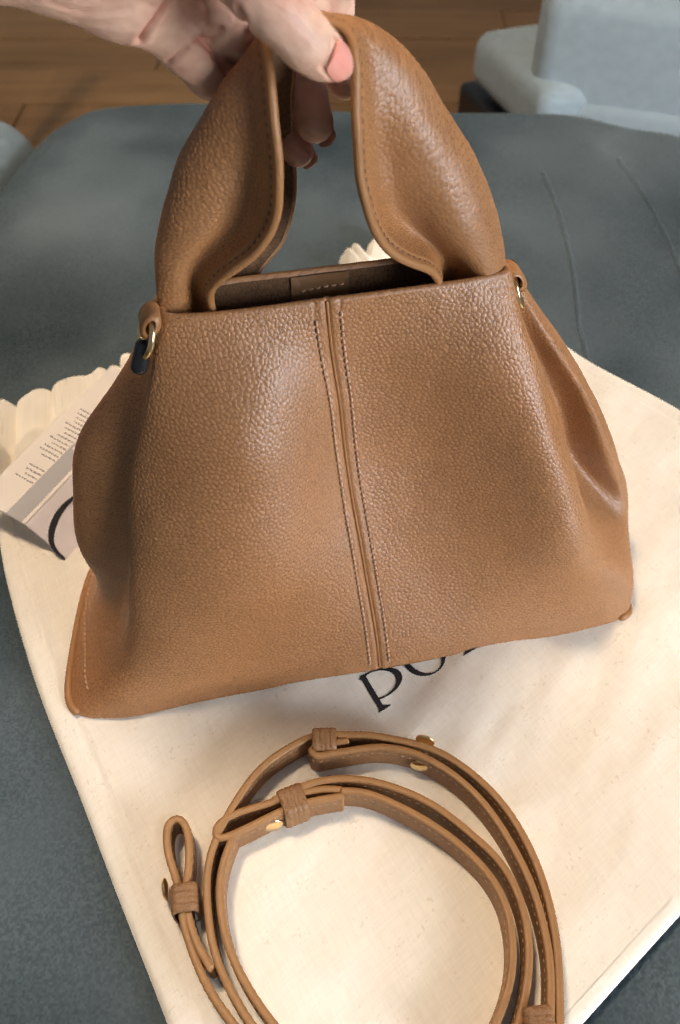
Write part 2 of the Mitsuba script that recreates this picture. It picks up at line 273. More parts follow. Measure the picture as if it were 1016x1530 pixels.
def rbox(sx, sy, sz, r, seg=4):
    """Rounded box centred at the origin."""
    m = trimesh.creation.box([1, 1, 1])
    n = seg * 2 + 2
    out = []
    lin = np.linspace(-1, 1, n)
    for ax in range(3):
        for sg in (-1, 1):
            A, B = np.meshgrid(lin, lin, indexing='ij')
            q = np.zeros((n, n, 3)); q[..., ax] = sg; q[..., (ax + 1) % 3] = A; q[..., (ax + 2) % 3] = B
            f = grid_faces(n, n)
            out.append((q.reshape(-1, 3), f if sg > 0 else f[:, ::-1]))
    V, F = join(out)
    half = np.array([sx, sy, sz]) / 2
    core = half - r
    # cluster samples in the corners
    ang = np.sign(V) * np.minimum(np.abs(V), 1)
    P = np.clip(ang, -1, 1)
    inner = np.sign(P) * core
    d = np.tan(P * np.pi / 4) * half
    base = np.clip(d, -core, core)
    off = P * half - np.clip(P * half, -core, core)
    k = np.abs(P) > .5
    dirv = np.where(k, np.sign(P) * (np.abs(P) - .5) * 2, 0)
    base = np.where(k, np.sign(P) * core, P * 2 * core)
    ln = np.linalg.norm(dirv, axis=1, keepdims=True)
    V2 = base + r * dirv / np.maximum(ln, 1e-9)
    m = trimesh.Trimesh(V2, F, process=False); m.merge_vertices(digits_vertex=7)
    m.update_faces(m.nondegenerate_faces())
    return m


def moved(m, R=None, t=(0, 0, 0)):
    m = m.copy(); M = np.eye(4)
    if R is not None: M[:3, :3] = R
    M[:3, 3] = t
    m.apply_transform(M); return m


def axes(x, z):
    """Rotation whose columns are x, z x x, z (made orthonormal, z kept)."""
    z = np.array(z, float); z /= np.linalg.norm(z)
    x = np.array(x, float); x -= z * (x @ z); x /= np.linalg.norm(x)
    return np.stack([x, np.cross(z, x), z], 1)


def fb(P, s, octaves=3, seed=0):
    return meshkit.fbm(np.asarray(P) / s, octaves, seed) - .5


def tag(key, label, cat, **k):
    labels[key] = {'label': label, 'category': cat, **k}


# ------------------------------------------------------------------ floor
FZ = -.42
k = 0
for r in range(24):
    y0 = -.2 + .16 * r
    x = -2.6 - (r * .53) % 1.3
    while x < 2.8:
        L = 1.3
        key = 'floor__plank' + (f'_{k:03d}' if k else '')
        b = trimesh.creation.box([L - .004, .157, .02]); b.apply_translation([x + L / 2, y0 + .08, FZ - .01 - .0006 * ((r * 7 + k * 3) % 4)])
        put(key, b, 'wood', False)
        x += L; k += 1
sub = trimesh.creation.box([8, 8, .02]); sub.apply_translation([0, 1.6, FZ - .05])
put('floor', sub, 'black_leg', False)
labels['floor'] = {'label': 'brown wooden plank floor beyond the sofa', 'kind': 'structure'}


# ------------------------------------------------------------------ sofa seat
def pad(outline, rad, zfun, seams=(), depth=.30, n=420, rings=90, power=.6):
    o = spline(np.vstack([outline, outline[:1]])[:, :2], n + 1, 'natural', power)[:-1]
    c = o.mean(0)
    poly = Polygon(o)
    if not poly.exterior.is_ccw: o = o[::-1]
    tree = cKDTree(spline(np.vstack([o, o[:1]]), 4000, 'natural', .5))
    w = 1 - (np.linspace(0, 1, rings)) ** 1.7
    w = np.r_[w]
    P = c + (o - c)[None] * w[::-1][::-1, None, None]
    d, _ = tree.query(P.reshape(-1, 2)); d = d.reshape(P.shape[:2])
    z = np.where(d < rad, -rad + np.sqrt(np.maximum(rad ** 2 - (rad - np.minimum(d, rad)) ** 2, 0)), 0)
    xy = P
    z = z + zfun(xy, d)
    for a, b in seams:
        a, b = np.array(a[:2]), np.array(b[:2]); ab = b - a
        tt = np.clip(((xy - a) @ ab) / (ab @ ab), 0, 1)
        q = np.linalg.norm(xy - a - tt[..., None] * ab, axis=-1)
        z = z - .0035 * np.exp(-(q / .0035) ** 2)
    V = np.concatenate([xy, z[..., None]], -1)
    side = np.stack([np.concatenate([o, np.full((n, 1), -rad - s)], 1) for s in np.linspace(depth, .02, 6)])
    V = np.concatenate([side, V])
    return V.reshape(-1, 3), grid_faces(len(V), n, True)


def seat_z(xy, d):
    p = np.concatenate([xy, np.zeros(xy.shape[:-1] + (1,))], -1)
    return fb(p, .16, 2, 4) * .006 * np.clip((d - .02) / .1, 0, 1) - .0035


put('sofa', pad(SEAT, .035, seat_z, [], depth=.3, rings=200), 'velvet', 35)
tag('sofa', 'dark blue grey velvet sofa seat under the cream dust bag', 'sofa')
for i, (a, b) in enumerate(SEAM):
    q = np.linspace(0, 1, 40)[:, None]
    bow = np.array([.006, 0, 0]) * np.sin(np.pi * q)
    P = a * (1 - q) + b * q + bow
    P = np.concatenate([P, P[-1:] + (b - a) * .25])
    P[:, 2] = seat_z(P[None, :, :2], np.full((1, len(P)), .3))[0] - .0026
    put('sofa__seam' + (f'_{i:03d}' if i else ''), tube_mesh(P, .0034, 10), 'velvet')
put('sofa_section', pad(np.vstack([LMOD, [[-.62, .40, 0], [-.62, .78, 0]]]), .04, lambda xy, d: 0 * d - .004, depth=.3, n=240, rings=60), 'grey_fabric', 35)
tag('sofa_section', 'paler rounded sofa cushion at the left edge behind a dark gap', 'sofa')

# ------------------------------------------------------------------ chair beyond the sofa
R = axes([math.cos(.32), -math.sin(.32), 0], [0, 0, 1])
seat = moved(rbox(1.0, .9, .22, .035, 6), R, [.86, 1.42, -.13])
put('armchair__seat', seat, 'pale_fabric', True)
put('armchair__front_rail', moved(rbox(.98, .2, .13, .028, 5), R, [.78, 1.07, -.205]), 'pale_fabric', True)
put('armchair__arm_front', moved(rbox(.17, .22, .075, .024, 5), axes([.9, .3, 0], [0, 0, 1]), [.305, 1.235, -.165]), 'pale_fabric', True)
for i, (x, y) in enumerate([(.245, 1.22), (.40, 1.16), (1.2, .95)]):
    put('armchair__leg' + (f'_{i:03d}' if i else ''), trimesh.creation.cylinder(.022, .2, transform=trimesh.transformations.translation_matrix([x, y, -.32])), 'black_leg', True)
put('armchair__base', moved(rbox(.13, .2, .06, .01, 3), axes([.9, .3, 0], [0, 0, 1]), [.275, 1.27, -.245]), 'black_leg', True)  # black box added to stand for the shadow gap under the arm
tag('armchair', 'pale blue grey upholstered chair standing on the wooden floor, upper right', 'chair')

# dark slanted leg, upper left
put('stand__leg', tube_mesh([[-.50, 1.32, -.42], [-.60, 1.36, -.30], [-.50, 1.60, .0]], .012, 12), 'black_leg')
put('stand__leg_001', tube_mesh([[-.56, 1.18, -.41], [-.70, 1.22, -.36]], .02, 12), 'black_leg')
tag('stand', 'dark slanted metal legs at the far left edge above the wooden floor', 'stand')


# ------------------------------------------------------------------ dust bag (cloth)
NU, NV = 400, 300
top, bot = spline(CLOTH_T, NU), spline(CLOTH_B, NU)
lef, rig = spline(CLOTH_L, NV), spline(CLOTH_R, NV)
u, v = np.linspace(0, 1, NU), np.linspace(0, 1, NV)
# denser rows and columns at the rim
ease = lambda q: q + .0 * q
U_, V_ = np.meshgrid(u, v)
top = np.array([np.interp(np.linspace(0, 1, NU), np.linspace(0, 1, NU), top[:, c]) for c in range(3)]).T
lef[0] = top[0]; lef[-1] = bot[0]; rig[0] = top[-1]; rig[-1] = bot[-1]


def coons(U_, V_):
    def at(c, q): return np.stack([np.interp(q, np.linspace(0, 1, len(c)), c[:, k]) for k in range(3)], -1)
    return ((1 - V_)[..., None] * at(top, U_) + V_[..., None] * at(bot, U_) + (1 - U_)[..., None] * at(lef, V_) + U_[..., None] * at(rig, V_)
            - ((1 - U_) * (1 - V_))[..., None] * top[0] - (U_ * (1 - V_))[..., None] * top[-1] - ((1 - U_) * V_)[..., None] * bot[0] - (U_ * V_)[..., None] * bot[-1])


e = np.array([0, .0006, .0014, .0024, .004, .0065])
u = np.r_[e / .38, np.linspace(.0225, 1 - .0225, NU), 1 - e[::-1] / .38]
vtop = np.linspace(0, .16, 90)
v = np.r_[vtop, np.linspace(.163, .985, NV), 1 - e[::-1] / .42]
U_, V_ = np.meshgrid(u, v)
C = coons(U_, V_)
wu, lv = .38, .46
de = np.minimum(np.minimum(U_, 1 - U_) * wu, (1 - V_) * lv)
h = .0042 * np.sqrt(np.clip(1 - (1 - np.clip(de / .0045, 0, 1)) ** 2, 0, 1))
p2 = C * [1, 1, 0]
wr = fb(p2, .075, 3, 3) * .0065 + fb(p2 @ np.array([[.46, .79, 0], [-.88, .61, 0], [0, 0, 1]]).T * [.35, 1, 1], .03, 3, 11) * .0035
damp = np.clip(de / .03, 0, 1)
# hem line along the left and right sides
hem = -.0009 * np.exp(-((np.minimum(U_, 1 - U_) * wu - .011) / .0016) ** 2)
z = .0004 + h + wr * damp * 1.15 + hem
# gathered mouth
dv = V_ * lv
ph = U_ * 16 + .55 * np.sin(U_ * 23) + .35 * np.sin(U_ * 51 + 1)
lob = np.abs(np.sin(np.pi * ph)) ** .7
amp = .75 + .28 * np.sin(ph * 1.3 + 1) + .18 * np.sin(ph * 2.9)
env = np.exp(-(dv / .034) ** 2)
mouth = .007 + .018 * lob * amp
rimr = np.sqrt(np.clip(1 - (1 - np.clip(dv / .010, 0, 1)) ** 2, 0, 1))
z = z * (1 - env) + env * (.0006 + mouth * rimr)
fold = np.exp(-((dv - .032) / .030) ** 2) * .0042 * np.sin(2 * np.pi * ph * .5 + 1.2) * np.clip(dv / .01, 0, 1)
z = z + fold * damp
down = (bot[NU // 2] - top[NU // 2]); down /= np.linalg.norm(down)
C = C + down[None, None] * ((.5 - lob * amp) * .012 * np.exp(-(dv / .012) ** 2))[..., None]
C[..., 2] = np.maximum(z, .0004)
uvc = np.stack([U_ * .38, V_ * .46], -1)
put_grid('dust_bag', C, 'canvas', uvc, flip=True)
tag('dust_bag', 'cream cotton drawstring dust bag lying flat under the brown handbag', 'dust bag')
cz = LinearNDInterpolator(C[::2, ::2, :2].reshape(-1, 2), C[::2, ::2, 2].ravel())


def cloth_z(x, y):
    r = cz(x, y); return np.where(np.isnan(r), .004, r)


# printed letters: strokes with thick stems and thin joins
def stroke(pts, w0, w1=None, n=60):
    pts = spline(np.array(pts, float), n); w = np.linspace(w0, w0 if w1 is None else w1, n)
    return shapely.union_all([Point(*p).buffer(max(q, .004) / 2, 8) for p, q in zip(pts, w)])


def ellipse_ring(cx, cy, rx, ry, t_thick, t_thin, tilt=0):
    a = shapely.affinity.scale(Point(0, 0).buffer(1, 48), rx, ry)
    b = shapely.affinity.scale(Point(0, 0).buffer(1, 48), rx - t_thick, ry - t_thin)
    return shapely.affinity.translate(shapely.affinity.rotate(a.difference(b), tilt, origin=(0, 0)), cx, cy)


import shapely.affinity
PL = Polygon
gP = shapely.union_all([PL([(.0, 0), (.14, 0), (.14, 1), (.0, 1)]), PL([(-.05, -.02), (.30, .02), (.29, .05), (.14, .10), (.0, .06)]), PL([(-.07, .94), (.2, 1), (.2, .95), (.0, .90)]),
                        ellipse_ring(.27, .63, .66, .37, .17, .035).intersection(PL([(.13, .2), (1, .2), (1, 1.1), (.13, 1.1)]))])
gO = ellipse_ring(1.63, .74, .53, .51, .15, .035, 8)
gL = shapely.affinity.translate(shapely.union_all([PL([(.10, 0), (.24, 0), (.24, 1), (.10, 1)]), PL([(-.02, -.02), (.62, 0), (.68, .28), (.62, .22), (.5, .05), (.24, .05), (.10, .08)]), PL([(0, 1), (.41, 1), (.38, .96), (.03, .96)])]), 2.46, .29)
foot, head = TEXT[0][:2], TEXT[1][:2]
uy = head - foot; hh = np.linalg.norm(uy); uy = uy / hh; ux = np.array([uy[1], -uy[0]])
for i, g in enumerate([gP, gO, gL]):
    m = None
    for q in getattr(g, 'geoms', [g]):
        t_ = trimesh.creation.extrude_polygon(q, .02, engine='earcut')
        m = t_ if m is None else trimesh.util.concatenate([m, t_])
    m = m.subdivide_to_size(.12)
    V = m.vertices.copy()
    xy = foot + V[:, :1] * hh * ux + V[:, 1:2] * hh * uy
    m.vertices = np.c_[xy, cloth_z(xy[:, 0], xy[:, 1]) + .00015 + V[:, 2] * .01]
    put('dust_bag__printed_letter' + (f'_{i:03d}' if i else ''), m, 'print', False)

# ------------------------------------------------------------------ printed carton beside the bag
r0, r1, b0, a0 = CARD
ax = (r1 - r0); ax /= np.linalg.norm(ax)
Lc = .115
fr = b0 - r0; fr -= ax * (fr @ ax); tp = a0 - r0; tp -= ax * (tp @ ax)
wf, wt = np.linalg.norm(fr), np.linalg.norm(tp); fr /= wf; tp /= wt
nf = np.cross(ax, fr); nf *= np.sign(nf[2]); nt = np.cross(ax, tp); nt *= np.sign(nt[2])
th = .0016


def slab(o, ex_, lx, ey_, ly, n, t):
    b = rbox(lx, ly, t, min(t * .45, .0006), 3)
    return moved(b, np.stack([ex_, ey_ * np.sign(np.dot(np.cross(ex_, ey_), n)), n], 1), o + ex_ * lx / 2 + ey_ * ly / 2 - n * t / 2)


put('carton__front_panel', slab(r0 + fr * .0005, ax, Lc, fr, wf, nf, th), 'paper_lilac', False)
put('carton__top_panel', slab(r0, ax, Lc, tp, wt, nt, th), 'paper', False)
put('carton__grey_band', slab(r0 + tp * .002 + nt * .0002, ax, Lc, tp, wt * .33, nt, .0004), 'paper_grey', False)
labels['carton__grey_band'] = {'label': 'grey printed band'}
# arc of a large printed letter on the front panel
arc2 = spline(ARC, 40)
arcp = r0 + nf * .0002 + arc2[:, :1] * ax + arc2[:, 1:2] * fr
w_ = .0005 + .0012 * np.sin(np.linspace(.35, math.pi - .1, 40)) ** 1.3
t_, a_, b_ = frames(arcp, nf)
strip = np.stack([arcp - a_ * w_[:, None], arcp + a_ * w_[:, None]], 1)
strip = np.stack([strip[:, 0], strip[:, 0] + nf * .00015, strip[:, 1] + nf * .00015, strip[:, 1]], 1)
put('carton__printed_letter', (strip.reshape(-1, 3), grid_faces(40, 4)), 'print', False)
rng = np.random.default_rng(5)
ms = []
for blk, (s0, n) in enumerate([(.022, 4), (.040, 13)]):
    for line in range(n):
        s = s0 + .0031 * line
        ln = wt * rng.uniform(.22, .42)
        t0 = wt * .42
        q = t0
        while q < t0 + ln:
            w = rng.uniform(.0008, .0022)
            ms.append(slab(r0 + ax * s + tp * q + nt * .0002, ax, .0009, tp, w, nt, .0003)); q += w + .0006
put('carton__text_lines', trimesh.util.concatenate(ms), 'ink', False)
labels['carton__text_lines'] = {'label': 'small lines of grey print', 'kind': 'stuff'}
ms = [slab(r0 + ax * (.052 + .004 * i) + tp * wt * .10 + nt * .0005, ax, .0018, tp, wt * .24, nt, .0003) for i in range(10)]
put('carton__stripe_print', trimesh.util.concatenate(ms), 'paper', False)
labels['carton__stripe_print'] = {'kind': 'stuff'}
tag('carton', 'small white printed carton with a black curved letter left of the handbag', 'box')

CELL, GRAIN = .00185, .00026


# ------------------------------------------------------------------ handbag body
def pebbles(uv, cell, seed):
    """Height 0..1 of leather pebbles over the unrolled hide: rounded cells that meet in narrow creases."""
    lo, hi = uv.reshape(-1, 2).min(0) - 2 * cell, uv.reshape(-1, 2).max(0) + 2 * cell
    nx, ny = np.ceil((hi - lo) / cell).astype(int)
    r = np.random.default_rng(seed)
    gx, gy = np.meshgrid(np.arange(nx), np.arange(ny), indexing='ij')
    pts = np.stack([gx + .5 * (gy % 2), gy * 1.0], -1) + r.uniform(-.40, .40, (nx, ny, 2))
    pts = lo + pts.reshape(-1, 2) * cell
    lift = r.uniform(.72, 1.0, len(pts))
    q = uv.reshape(-1, 2); q = q + np.stack([fb(np.c_[q, q[:, 0] * 0], cell * 1.6, 1, seed), fb(np.c_[q, q[:, 0] * 0], cell * 1.6, 1, seed + 9)], -1) * cell * .35
    d, i = cKDTree(pts).query(q, k=2, workers=-1)
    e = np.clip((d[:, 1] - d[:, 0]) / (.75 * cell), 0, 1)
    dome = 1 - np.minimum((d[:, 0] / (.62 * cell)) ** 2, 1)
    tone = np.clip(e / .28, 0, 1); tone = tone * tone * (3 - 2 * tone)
    tone_shade = (.62 + .38 * tone) * (.93 + .09 * r.uniform(0, 1, len(pts))[i[:, 0]]) * (1 + .14 * fb(np.c_[q, q[:, 0] * 0], .02, 2, seed + 4))  # shade of the creases put into the colour, plus random tone per pebble
    return ((.62 * np.sqrt(e) + .38 * dome) * lift[i[:, 0]]).reshape(uv.shape[:-1]), (tone_shade[:, None] * TAN).reshape(uv.shape[:-1] + (3,))


NL = BODY.shape[0]
loopk = np.r_[0, np.cumsum((np.linalg.norm(np.diff(np.concatenate([BODY, BODY[:, :1]], 1), axis=1), axis=-1) ** .55).mean(0))]
loopk /= loopk[-1]
cs = CubicSpline(loopk, np.concatenate([BODY, BODY[:, :1]], 1), axis=1, bc_type='periodic')
tk = loopk
seam_t = tk[4]
tt = np.unique(np.concatenate([np.linspace(0, tk[1], 60), np.linspace(tk[1], tk[8], 860), np.linspace(tk[8], 1, 170), seam_t + np.linspace(-1, 1, 61) * .028]))
loops = cs(tt)                                         # levels x around x 3
vk = np.r_[0, np.cumsum((np.linalg.norm(np.diff(BODY, axis=0), axis=-1)).mean(1))]; vk /= vk[-1]
vs = np.linspace(0, 1, 560)
G = CubicSpline(vk, loops, axis=0, bc_type='natural')(vs)   # rows bottom->top
N = grid_normals(G)
ctr = G.mean(1, keepdims=True)
if (N * (G - ctr)).sum(-1).mean() < 0: N = -N
# slight unevenness of soft leather; creases stay soft
from scipy.ndimage import gaussian_filter1d
sm = np.stack([gaussian_filter1d(np.concatenate([G[:, -60:-1], G, G[:, 1:60]], 1)[..., c], 7, axis=1)[:, 59:-59] for c in range(3)], -1)
keep_ = np.exp(-((tt - seam_t) / .035) ** 2)[None, :, None]
G = G * keep_ + sm * (1 - keep_)
G = G + N * (fb(G, .035, 2, 7) * .0022 + fb(G * [1, 1, .45], .012, 2, 8) * .0007)[..., None]
js = int(np.argmin(abs(tt - seam_t)))
sg = np.linalg.norm(G - G[:, js:js + 1], axis=-1) * np.sign(tt - seam_t)[None]
near = np.abs(tt - seam_t) < .06
puck = .5 + .5 * np.sin(np.linspace(0, 210 / 2.9 * 2 * np.pi, len(vs)))[:, None]
dis = -.0008 * np.exp(-(np.abs(sg) / .0009) ** 2) + .0001 * np.exp(-((np.abs(sg) - .0022) / .0012) ** 2) - .00030 * np.exp(-((np.abs(sg) - .0046) / .0008) ** 2) * (.6 + .4 * puck)
G = G + N * (dis * near)[..., None]
# turned-over bottom edge
ctr0 = G[0].mean(0)
inw = ctr0 - G[0]; inw[:, 2] = 0; inw /= np.linalg.norm(inw, axis=1, keepdims=True)
low = np.stack([G[0] + inw * .060 + [0, 0, -.0008], G[0] + inw * .006 + [0, 0, -.0010], G[0] + inw * .0022 + [0, 0, -.0006], G[0] + inw * .0007 + [0, 0, .0004 - .0005]])
low[..., 2] = np.maximum(low[..., 2], .0038)
# turned-over rim
inr = G[-1].mean(0) - G[-1]; inr -= 0
inr = -N[-1] * [1, 1, 0]; inr /= np.linalg.norm(inr, axis=1, keepdims=True)
hi = np.stack([G[-1] + inr * .0004 + [0, 0, .0007], G[-1] + inr * .0012 + [0, 0, .0011], G[-1] + inr * .0021 + [0, 0, .0008], G[-1] + inr * .0026 + [0, 0, -.0004]])
FULL = np.concatenate([low[1:], G, hi])
Nf = grid_normals(FULL)
# make closed: normals at the wrap averaged by construction of tt in [0, 1]
def body_slice(t0, t1):
    i0, i1 = int(np.argmin(abs(tt - t0))), int(np.argmin(abs(tt - t1)))
    return slice(i0, i1 + 1)


def put_body(key, sl_, bsdf='leather'):
    P = FULL[:, sl_]; n, m = P.shape[:2]
    V, Uu = np.repeat(vv[:, None], m, 1), UA[:, sl_]
    nn = NORM[:, sl_]
    f = grid_faces(n, m); f = np.vstack([f[:, [0, 1, 2]], f[:, [0, 2, 3]]])
    path = meshkit.write_ply((P.reshape(-1, 3), f), False, np.stack([Uu, V], -1).reshape(-1, 2), hide_shade_col[:, sl_].reshape(-1, 3), normals=nn.reshape(-1, 3))
    scene[key] = {'type': 'ply', 'filename': path, 'face_normals': False, 'bsdf': {'type': 'ref', 'id': bsdf}}


UA = np.concatenate([np.zeros((len(FULL), 1)), np.cumsum(np.linalg.norm(np.diff(FULL, axis=1), axis=-1), axis=1)], 1)
vv = arc(FULL, 0); ua = arc(G, 1)
UA = (UA - UA[:, js:js + 1]) * .8 + (ua - ua[js])[None] * .2 + .3
hide = np.stack([UA, np.repeat(vv[:, None], UA.shape[1], 1)], -1)
grain_h, hide_shade_col = pebbles(hide, CELL, 3); grain_h = GRAIN * grain_h
calm = np.ones(len(FULL)); calm[:6] = .2; calm[-12:] = np.linspace(1, .15, 12)
sgf = np.concatenate([sg[:1]] * (len(low) - 1) + [sg] + [sg[-1:]] * len(hi))
calm = calm[:, None] * np.clip((np.abs(sgf) - .0006) / .002, 0, 1)
Nd = grid_normals(FULL); Nd = Nd * np.sign((Nd[20:500] * N[20:500]).sum())
FULL = FULL + Nd * (grain_h * calm)[..., None]
NORM = grid_normals(FULL); NORM = NORM * np.sign((NORM[20:500] * N[20:500]).sum())
# wrap-around columns share their normals
w0 = NORM[:, 0] + NORM[:, -1]; w0 /= np.linalg.norm(w0, axis=-1, keepdims=True); NORM[:, 0] = w0; NORM[:, -1] = w0
g1 = (tk[1] * .5 + tk[2] * .5); g2 = tk[6] * .45 + tk[7] * .55
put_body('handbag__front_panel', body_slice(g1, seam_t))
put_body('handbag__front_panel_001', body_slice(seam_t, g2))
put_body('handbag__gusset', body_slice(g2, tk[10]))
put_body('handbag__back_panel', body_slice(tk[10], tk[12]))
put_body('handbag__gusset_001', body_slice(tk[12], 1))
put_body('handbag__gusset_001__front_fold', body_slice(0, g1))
# base
bo = low[1]
bm = np.concatenate([bo[None], bo[None] * .1 + bo.mean(0) * .9])
put('handbag__base', (bm.reshape(-1, 3), grid_faces(2, bm.shape[1])), 'leather_smooth', False)
# piping in the centre seam and two rows of stitches
sp_ = G[4:, js] + N[4:, js] * .0004
put('handbag__seam_piping', tube_mesh(sp_, .0006, 10), 'leather_smooth')
for i, off in enumerate((-.0046, .0046)):
    nb = np.where(near)[0]
    at_ = lambda A: np.array([[np.interp(off, sg[r, nb], A[r, nb, c]) for c in range(3)] for r in range(len(vs))])
    P, Nn = at_(G), at_(N)
    from scipy.ndimage import gaussian_filter1d
    P = gaussian_filter1d(P, 8, axis=0, mode='nearest')
    key = 'handbag__seam_stitching' + (f'_{i:03d}' if i else '')
    put(key, stitches(P[5:-2], Nn[5:-2], lift=.0007, r=.0006), 'thread'); labels[key] = {'kind': 'stuff'}
# rolled base edges at both ends, with stitches
jl = np.r_[np.where(tt >= tk[12] * .5 + .5 * tk[11])[0], np.where(tt <= tk[2])[0]]
jl = np.r_[np.where(tt >= tk[12])[0], np.where(tt <= tk[2])[0]]
E_ = spline(G[1, jl][::3], 160) + [0, 0, .0005]
put('handbag__base_edge', tube_mesh(E_, .0019, 12), 'leather_smooth')
jr = np.where((tt >= tk[6]) & (tt <= tk[10]))[0]
E_ = spline(G[1, jr][::3], 160) + [0, 0, .0005]
put('handbag__base_edge_001', tube_mesh(E_, .0019, 12), 'leather_smooth')
rr = int(np.argmin(abs(G[:, 0, 2] - .013)))
P = G[rr, jl]; key = 'handbag__base_stitching'
put(key, stitches(spline(P[::3], 200), spline(N[rr, jl][::3], 200), lift=.0004), 'thread'); labels[key] = {'kind': 'stuff'}
# rim stitching, lining
LIN = np.stack([hi[3] - [0, 0, .0], hi[3] + inr * .0006 - [0, 0, .02], hi[3] + inr * .001 - [0, 0, .07], hi[3] + inr * .001 - [0, 0, .12]])
LIN = np.stack([LIN[0] * (1 - a) + LIN[1] * a for a in np.linspace(0, 1, 8)] + [LIN[1] * (1 - a) + LIN[2] * a for a in np.linspace(.2, 1, 8)])
LIN = LIN + inr[None] * ((fb(LIN, .022, 2, 41) * .006) * np.clip(np.arange(len(LIN)) / 4, 0, 1)[:, None])[..., None]
V, Uu = np.meshgrid(arc(LIN, 0), ua, indexing='ij')
put_grid('handbag__lining', LIN, 'lining', np.stack([Uu, V], -1))
# leather facing inside the back wall
bs = np.where(np.abs(ua - ua[int(np.argmin(abs(tt - tk[11])))]) < .0155)[0]
FA = LIN[:8][:, bs] + inr[bs] * .0009
put_grid('handbag__inner_facing', FA, 'plain_leather')
PF = FA[2]; key = 'handbag__facing_stitching'
put(key, stitches(PF, inr[bs], lift=.0003), 'thread'); labels[key] = {'kind': 'stuff'}

# ------------------------------------------------------------------ handle
F_, C_, B_ = HANDLE[:, 0], HANDLE[:, 1], HANDLE[:, 2]
BD = BAGD
m1 = F_ * .42 + C_ * .58 - BD * .0015
span = np.linalg.norm(F_ - C_, axis=1, keepdims=True)
wgt = np.clip(span / .05, 0, 1)
kr = np.linspace(0, 1, len(F_))[:, None]
base_w = np.clip(1 - np.minimum(kr, 1 - kr) / .30, 0, 1) ** .7     # the flap folds in where it enters the bag
f1 = F_ * (.72 + .03 * base_w) + C_ * (.28 - .03 * base_w) + BD * (.0050 + .0120 * base_w) * wgt
f2 = F_ * .32 + C_ * .68 - BD * (.0035 + .0025 * base_w) * wgt
b1 = C_ * .62 + B_ * .38 + BD * .004 * wgt
ctrl = np.stack([F_, f1, f2, C_, b1, B_], 1)
kk = np.r_[0, np.cumsum(np.linalg.norm(np.diff(ctrl.mean(1), axis=0), axis=1) ** .6)]; kk /= kk[-1]
rowsd = CubicSpline(kk, ctrl, axis=0)(np.linspace(0, 1, 1000))
ck = np.array([0, .2, .42, .62, .8, 1.0])
HS = CubicSpline(ck, rowsd, axis=1)(np.linspace(0, 1, 270))
from scipy.ndimage import gaussian_filter
HS = np.stack([gaussian_filter(HS[..., c], (9, 2.4), mode='nearest') for c in range(3)], -1)
HN = grid_normals(HS)
inside = (rowsd[:, 0] + rowsd[:, 5]) / 2 - rowsd[:, 3]
if (HN[:, 135] * inside).sum(-1).mean() > 0: HN = -HN
HS = HS + HN * (fb(HS, .02, 2, 17) * .0018)[..., None]
HUV = np.stack([np.cumsum(np.r_[np.zeros((1, 270)), np.linalg.norm(np.diff(HS, axis=0), axis=-1)], 0), np.cumsum(np.c_[np.zeros(1000), np.linalg.norm(np.diff(HS, axis=1), axis=-1)], 1)], -1)
edge_calm = np.clip(np.minimum(np.arange(270), 269 - np.arange(270)) / 14, 0, 1)
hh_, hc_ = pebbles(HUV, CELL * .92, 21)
HG = HS + HN * (GRAIN * .9 * hh_ * edge_calm[None])[..., None]
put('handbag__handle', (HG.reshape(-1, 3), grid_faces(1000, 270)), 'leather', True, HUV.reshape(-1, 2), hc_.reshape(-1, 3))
HI = HS - HN * .0026
put_grid('handbag__handle__inner_lining', HI[::4, ::3], 'lining')
for i, (j, jj) in enumerate(((0, 12), (269, 257))):
    e1 = (HS[:, j] + HI[:, j]) / 2
    dirn = HS[:, jj] - HS[:, j]; dirn /= np.linalg.norm(dirn, axis=1, keepdims=True)
    e1 = gaussian_filter1d(e1, 6, axis=0, mode='nearest')
    s = f'_{i:03d}' if i else ''
    put('handbag__handle__edge_piping' + s, tube_mesh(e1, .0015, 12), 'leather_smooth')
    if i: continue
    e2 = e1 + dirn * .0040 + HN[:, j] * .0002
    e2 = gaussian_filter1d(e2, 6, axis=0, mode='nearest')
    put('handbag__handle__edge_binding' + s, tube_mesh(e2, .0016, 12), 'leather_smooth')
    key = 'handbag__handle__edge_stitching' + s
    put(key, stitches((e1 + e2) / 2 + HN[:, j] * .0009, HN[:, j], r=.00045), 'thread_groove_shade'); labels[key] = {'kind': 'stuff'}


# side rings with leather tabs
def ring(key, top_, low_, side):
    top_, low_ = np.array(top_), np.array(low_)
    d = low_ - top_; ln = np.linalg.norm(d); d /= ln
    th = np.linspace(0, 2 * np.pi, 24)
    tab = top_ + np.outer(np.cos(th), d) * .0045 + np.outer(np.sin(th), BAGX * side) * .0035
    f = [tab * 1.0 - BAGD * .0045, tab + BAGD * .0045]
    rin = top_ + np.outer(np.cos(th), d) * .0026 + np.outer(np.sin(th), BAGX * side) * .0017
    G4 = np.stack([rin - BAGD * .0045, tab - BAGD * .0042, tab - BAGD * .002, tab + BAGD * .002, tab + BAGD * .0042, rin + BAGD * .0045, rin - BAGD * .0045])
    put('handbag__ring_tab' + key, (G4.reshape(-1, 3), grid_faces(7, 24)), 'leather_smooth')
    c = top_ + d * .0062
    w = BAGD * .9 + BAGX * side * .25; w /= np.linalg.norm(w)
    P = c + np.outer(np.cos(th), d) * .0070 + np.outer(np.sin(th), w) * .0052
    put('handbag__metal_ring' + key, tube_mesh(np.vstack([P, P[1:3]]), .0012, 10, up=np.cross(d, w), cap=False), 'gold')
    return c, d


